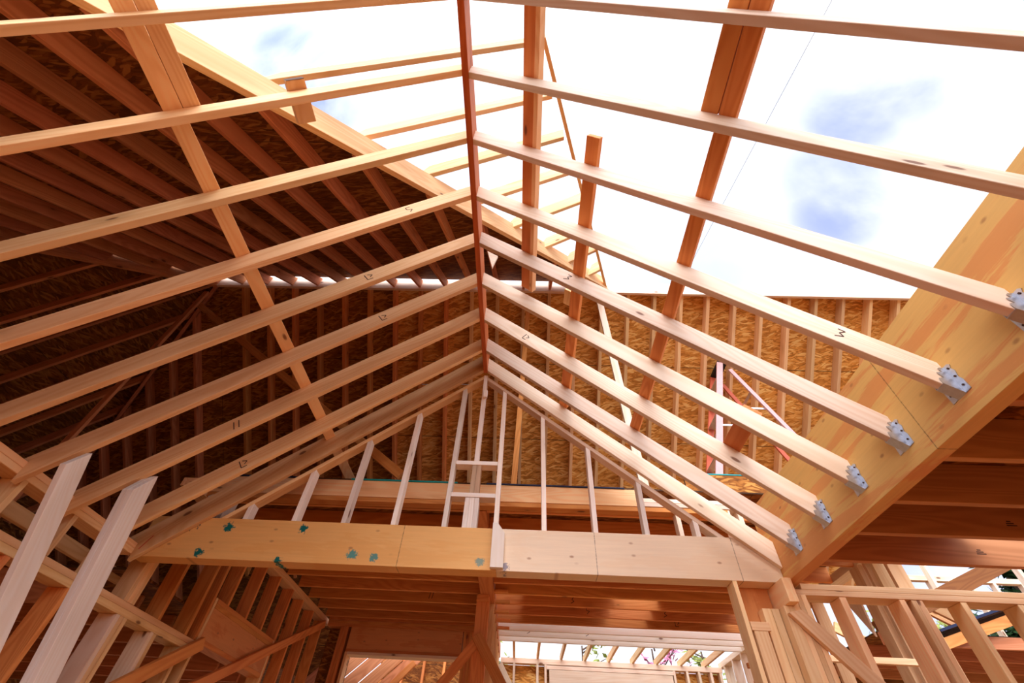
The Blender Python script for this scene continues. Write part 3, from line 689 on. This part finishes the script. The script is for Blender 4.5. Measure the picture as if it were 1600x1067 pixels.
o = slab('roof_sheathing', [(XH-.03, U, zhip(XH-.03)+dz), (-11.2, U+6.25, zhip(-11.2)+dz), (-11.2, U-6.25, zhip(-11.2)+dz)], .016, OSBD, (0,1,0)); tag(o, 'dark OSB sheathing of the left hip plane', 'roof sheathing')
# brace boards in the main roof
o = member('ridge_brace', (-5.18, 4.16, 5.28), (-1.19, 3.82, 2.22), .038, .09, PINE_O, up=(0,0,1)); tag(o, 'long diagonal brace from the hip end down to the rim board', 'brace')
o = member('hip_strut', (-5.06, 4.1, 5.45), (-5.09, 4.1, 1.6), .04, .07, PINE_D, up=(1,0,0)); tag(o, 'dark strut dropping down left from the hip end', 'brace')
o = member('ridge_post', (1.04, 4.00, 5.50), (1.185, 4.00, 2.21), .089, .038, PINE_R, up=(0,-1,0)); tag(o, 'white-lit post dropping from the main ridge to the upper floor', 'post')
o = member('ridge_post', (.0, 4.18, 5.35), (-.12, 4.30, 2.21), .06, .038, PINE_O, up=(0,-1,0)); tag(o, 'slim post behind the gable peak near the centre', 'post')
o = member('seam_strip', (-1.55, 4.9, 4.35), (-.6, 4.9, 4.38), .012, .012, WHITEP); tag(o, 'thin pale strip standing in for an OSB seam across the far-slope rafters', 'seam_strip')  # thin strip modelled for a pale OSB seam line
o = prism('offcut_board', [(-.40,3.66),(-.295,3.572),(-.334,3.376)], 'y', 2.2, 2.22, (1,0,-.5), PINE_R, .001); tag(o, 'small pale triangular offcut right of the ridge board', 'offcut')
o = member('red_string', (-2.87, 3.36, 1.27), (-2.82, 3.36, 1.375), .004, .004, REDST, bevel=0); tag(o, 'red string at the left end of the gable beam', 'string')
# overhead wire
pts = [V((4.9, -.4, 9.0)), V((4.68, .78, 9.0)), V((3.87, 5.2, 9.0)), V((2.4, 13, 9.0))]
o = member('overhead_wire', pts[0], pts[3], .006, .006, WIRE, bevel=0); tag(o, 'fine wire crossing the sky at upper right', 'wire')

# ------------------------------------------------------------------ stepladder on the upper floor
LZ = 2.204
lad = empty('stepladder', (2.9, 5.0, LZ), 'orange fibreglass stepladder standing on the upper floor behind the right rafters', 'ladder')
def lad_x_front(z): return 2.12+(2.93-2.12)*(z-LZ)/(4.88-LZ)
def lad_x_rear(z): return 4.05-(4.05-3.02)*(z-LZ)/(4.80-LZ)
fr = []
for y, m in ((4.80, FIBREL), (5.26, FIBRE)):
    yt = 4.80 if y < 5 else 5.14
    member('front_rail', (lad_x_front(LZ), y, LZ), (lad_x_front(4.86), yt, 4.86), .03, .085, m, up=(1,0,.3), parent=lad)
    member('rear_rail', (lad_x_rear(LZ), y+.02, LZ), (lad_x_rear(4.74), yt+.02, 4.74), .025, .06, m, up=(1,0,.3), parent=lad)
for i in range(7):
    z = LZ+.33+.335*i; x = lad_x_front(z); yy = 5.26-.12*(z-LZ)/2.65
    s_ = box('step', x-.04, x+.045, 4.82, yy-.02, z, z+.02, ALU, 'y', parent=lad)
for i in range(4):
    z = LZ+.45+.55*i; x = lad_x_rear(z); yy = 5.26-.12*(z-LZ)/2.65
    box('rear_bar', x-.015, x+.015, 4.84, yy, z, z+.03, ALU, 'y', parent=lad)
for z in (3.72, 4.02):
    member('spreader', (lad_x_front(z)+.03, 4.84, z), (lad_x_rear(z)-.02, 4.84, z), .012, .03, ALU, parent=lad)
box('ladder_cap', 2.90, 3.04, 4.78, 5.18, 4.86, 4.91, BLACK, 'y', parent=lad)

# ------------------------------------------------------------------ outdoors at the right: open framing, low roof, trees
o = box('frame_plate', 6.2, 9.6, 8.0, 8.09, 3.04, 3.12, PINE_R); tag(o, 'bright top plate of the open frame beyond the right wall', 'plate')
for i, x in enumerate((6.80, 7.45, 7.84, 8.30, 8.75)):
    o = box('frame_stud', x, x+.05, 8.0, 8.09, -1.6, 3.039, PINE_R, 'z'); tag(o, f'open frame stud {ORD[i]} from the left beyond the right wall', 'stud', 'studs of the open frame beyond')
o = box('frame_stud', 8.00, 8.06, 7.6, 7.7, -1.6, 4.0, PINE_R, 'z'); tag(o, 'tall pale stud crossing the open frame plate at right', 'stud')
o = box('frame_stud', 6.62, 6.67, 7.7, 7.8, -1.6, 3.9, PINE_R, 'z'); tag(o, 'tall pale stud left of the brown hip beam', 'stud')
for j in range(2):
    o = member('hip_beam', (4.2, 6.0+.05*j, 1.72), (6.9, 6.0+.05*j, 2.82), .045, .17, BEAMD); tag(o, f'{["near","far"][j]} ply of the brown sloping beam below the last right joist', 'beam', 'plies of the brown sloping beam')
for j, (a, b) in enumerate((((4.45, 2.52), (5.6, 1.86)), ((4.7, 2.46), (5.75, 1.84)), ((4.1, 1.92), (5.1, 1.42)))):
    o = member('valley_jack', (a[0], 6.3+.2*j, a[1]), (b[0], 6.3+.2*j, b[1]), .04, .13, PINE); tag(o, f'pale sloping rafter {ORD[j]} beyond the right wall studs', 'rafter', 'pale sloping rafters beyond the right wall')
A = V((4.55, 5.6, 1.60)); B = V((6.3, 5.6, 2.12))
o = slab('porch_roof_sheet', [A, B, B+V((0,3.4,0)), A+V((0,3.4,0))], .02, OSBD); tag(o, 'dark underside of the low roof sheet at the right edge', 'roof sheathing')
o = member('roof_edge_strip', A+V((0,-.012,.01)), B+V((0,-.012,.01)), .012, .025, NAVYP, bevel=0); tag(o, 'dark teal edge of the low roof sheet', 'edge strip')
o = member('rake_rafter', (4.1, 5.66, 1.36), (6.3, 5.66, 2.02), .04, .10, PINE_O); tag(o, 'brown rake rafter under the low roof sheet', 'rafter')
for i in range(4):
    y = 5.75+.5*i
    o = box('porch_joist', 4.0, 7.4, y, y+.04, 1.50, 1.62, PINE_D); tag(o, f'dark porch joist {ORD[i]} from the front under the low roof', 'joist', 'dark porch joists under the low roof')
o = prism('porch_shade_panel', [(4.35,1.44),(6.3,2.03),(6.3,2.11),(4.56,1.59)], 'y', 5.75, 5.77, (1,0,.3), OSBD, 0); tag(o, 'dark panel added as shade under the low roof sheet', 'panel')  # added dark sheet, fills in the shade below the roof
o = box('porch_ceiling_sheet', 4.0, 7.4, 5.78, 9.59, 1.622, 1.635, OSBD, bevel=0); tag(o, 'dark ceiling sheet over the porch joists', 'sheathing')
o = sheet('porch_side_wall', 7.4, 7.44, 5.7, 9.6, -1.6, 1.62, OSBD); tag(o, 'dark side wall of the porch at the right edge', 'wall', kind='structure')
o = sheet('porch_wall', 3.9, 9, 9.6, 9.65, -1.6, 1.7, OSBD); tag(o, 'dark wall closing the porch under the low roof', 'wall', kind='structure')

def tree(name, x, y, h, r, mat, n, label, cat='tree', seed=1, conifer=False, z0=-1.65, sz=.16):
    rd = random.Random(seed); t = empty(name, (x, y, z0), label, cat, 'trees beyond the house')
    def tube(bm, pa, pb, ra, rb, seg=7):
        M = frame(pa, V(pb)-V(pa), (1,.2,.1)); q = []
        for p, rr in ((pa, ra), (pb, rb)):
            q.append([bm.verts.new(V(p) + M.to_3x3() @ V((0, rr*math.cos(a), rr*math.sin(a)))) for a in [2*math.pi*i/seg for i in range(seg)]])
        for i in range(seg): bm.faces.new((q[0][i], q[0][(i+1) % seg], q[1][(i+1) % seg], q[1][i]))
    bm = bmesh.new(); tube(bm, (0,0,0), (rd.uniform(-.2,.2),rd.uniform(-.2,.2),h*.9), .16*h/8, .03)
    tips = []
    for i in range(26):
        zz = h*rd.uniform(.25, .9); a = rd.uniform(0, 6.28); L = r*(1.05-(zz/h) if conifer else rd.uniform(.5, 1))
        e = (L*math.cos(a), L*math.sin(a), zz+(-.1 if conifer else .5)*L); tube(bm, (0,0,zz), e, .035, .01, 5); tips.append((V((0,0,zz)), V(e)))
    me = bpy.data.meshes.new('trunk'); bm.to_mesh(me); bm.free(); link('trunk', me, BARK, Matrix.Translation((x,y,z0+EYE)), t)
    bm = bmesh.new()
    for i in range(n):
        a, b = rd.choice(tips); p = a.lerp(b, rd.uniform(.25, 1.08)) + V((rd.gauss(0,.22), rd.gauss(0,.22), rd.gauss(0,.2)))*r*.35
        d = V((rd.uniform(-1,1), rd.uniform(-1,1), rd.uniform(-.6,.6))).normalized(); u = d.orthogonal().normalized(); s = sz*rd.uniform(.5,1.2)
        q = [bm.verts.new(p+d*s*c+u*s*.5*e) for c, e in ((-1,0),(0,.8),(1,0),(0,-.8))]; bm.faces.new(q)
    me = bpy.data.meshes.new('foliage'); bm.to_mesh(me); bm.free(); link('foliage', me, mat, Matrix.Translation((x,y,z0+EYE)), t)
tree('conifer', 17.0, 16.5, 11.5, 2.9, LEAFG, 5200, 'dark green conifer at the right edge beyond the open frame', seed=3, conifer=True, sz=.26)
tree('conifer', 23.2, 19.0, 11.0, 3.2, LEAFG, 5200, 'second dark conifer behind the tall stud at far right', seed=4, conifer=True, sz=.26)
tree('leafy_tree', 15.6, 20, 8.2, 2.3, LEAFY, 2600, 'yellow green tree low between the right wall studs', seed=5)
tree('leafy_tree', 12.6, 16.0, 6.6, 1.9, LEAFY, 2200, 'thin leafy tree behind the pale sloping rafters at right', seed=8)
for i, (x, m, lb, sd) in enumerate(((-1.2, LEAFY, 'leftmost pale autumn tree seen through the bright far strip', 11), (2.6, LEAFY, 'pale autumn tree in the middle of the bright far strip', 12), (5.6, LEAFP, 'pink blossoming tree in the bright far strip', 13), (7.7, LEAFY, 'green leafy tree at the right end of the bright far strip', 14))):
    tree('leafy_tree', x, 22, 7.6, 1.5, m, 500, lb, seed=sd, sz=.2)

# ------------------------------------------------------------------ sky and light
w = bpy.data.worlds.new('World'); SC.world = w; w.use_nodes = True
nt = w.node_tree; nt.nodes.clear()
def wn(ty, **kw):
    nd = nt.nodes.new(ty)
    for a, b in kw.items(): setattr(nd, a, b)
    return nd
def wm(op, a, b=None):
    nd = wn('ShaderNodeMath', operation=op)
    for i, x in enumerate((a, b)):
        if x is None: continue
        if hasattr(x, 'is_output'): nt.links.new(x, nd.inputs[i])
        else: nd.inputs[i].default_value = x
    return nd.outputs[0]
tc = wn('ShaderNodeTexCoord'); D = tc.outputs['Generated']
def blob(d, r0, r1):
    dp = wn('ShaderNodeVectorMath', operation='DOT_PRODUCT'); nt.links.new(D, dp.inputs[0]); dp.inputs[1].default_value = V(d).normalized()
    mr = wn('ShaderNodeMapRange', interpolation_type='SMOOTHSTEP'); nt.links.new(dp.outputs['Value'], mr.inputs[0])
    mr.inputs[1].default_value = math.cos(r1); mr.inputs[2].default_value = math.cos(r0); return mr.outputs[0]
nz = wn('ShaderNodeTexNoise'); nt.links.new(D, nz.inputs['Vector']); nz.inputs['Scale'].default_value = 3.2; nz.inputs['Detail'].default_value = 6; nz.inputs['Roughness'].default_value = .55; nz.inputs['Distortion'].default_value = .4
BLOBS = []
SKYBLOBS = [((.57,.15,.807),.01,.12,.8),((.535,.22,.815),.01,.10,.75),((.53,.31,.79),.01,.10,.6),((.545,.36,.757),.01,.10,.7),((.63,.09,.77),.02,.14,.8),((-.41,.19,.89),.01,.13,1.0),((-.47,.22,.855),.01,.08,.7),((.70,.66,.27),.05,.3,.5)]
tot = None
for d, r0, r1, s_ in SKYBLOBS:
    b_ = wm('MULTIPLY', blob(d, r0, r1), s_); tot = b_ if tot is None else wm('MAXIMUM', tot, b_)
mr = wn('ShaderNodeMapRange', interpolation_type='SMOOTHSTEP'); nt.links.new(nz.outputs[0], mr.inputs[0]); mr.inputs[1].default_value = .36; mr.inputs[2].default_value = .62
blue = wm('MULTIPLY', tot, wm('SUBTRACT', 1.15, mr.outputs[0]))
nz2 = wn('ShaderNodeTexNoise'); nt.links.new(D, nz2.inputs['Vector']); nz2.inputs['Scale'].default_value = 2.1; nz2.inputs['Detail'].default_value = 5
mr2 = wn('ShaderNodeMapRange', interpolation_type='SMOOTHSTEP'); nt.links.new(nz2.outputs[0], mr2.inputs[0]); mr2.inputs[1].default_value = .45; mr2.inputs[2].default_value = .68
cl = wn('ShaderNodeMix', data_type='RGBA'); nt.links.new(mr2.outputs[0], cl.inputs[0])
cl.inputs[6].default_value = (.86, .89, .97, 1); cl.inputs[7].default_value = (.64, .72, .90, 1)
mx = wn('ShaderNodeMix', data_type='RGBA'); nt.links.new(blue, mx.inputs[0]); nt.links.new(cl.outputs[2], mx.inputs[6])
mx.inputs[7].default_value = (.27, .345, .72, 1)
glow = wm('MULTIPLY_ADD', blob((-.15, -.75, .64), .25, 1.2), 1.6); nt.nodes[-1].inputs[2].default_value = 1.0
bg = wn('ShaderNodeBackground'); nt.links.new(mx.outputs[2], bg.inputs[0]); nt.links.new(glow, bg.inputs[1])
wo = wn('ShaderNodeOutputWorld'); nt.links.new(bg.outputs[0], wo.inputs[0])

su = bpy.data.lights.new('sun', 'SUN'); su.energy = 1.15; su.angle = math.radians(32); su.color = (1, .97, 1)
so = bpy.data.objects.new('sun', su); COL.objects.link(so)
so.rotation_euler = V((.15, .75, -.64)).to_track_quat('-Z', 'Y').to_euler()

# ------------------------------------------------------------------ camera
cd = bpy.data.cameras.new('camera'); co = bpy.data.objects.new('camera', cd); COL.objects.link(co)
cd.sensor_width = 36; cd.lens = 691.0/1600*36; cd.clip_start = .02; cd.clip_end = 500
P, Yw, Ro = (math.radians(a) for a in (47.42, 2.97, 3.53))
Bm = Matrix(((1,0,0),(0,0,-1),(0,1,0)))
Rx = Matrix.Rotation(P, 3, 'X'); Rz = Matrix.Rotation(Yw, 3, 'Z'); Rr = Matrix.Rotation(Ro, 3, 'Z')
M = (Rz @ Rx @ Bm @ Rr).to_4x4(); M.translation = (0, 0, EYE); co.matrix_world = M
SC.camera = co
SC.view_settings.view_transform = 'Standard'; SC.view_settings.look = 'None'; SC.view_settings.exposure = 0.52; SC.view_settings.gamma = 0.90
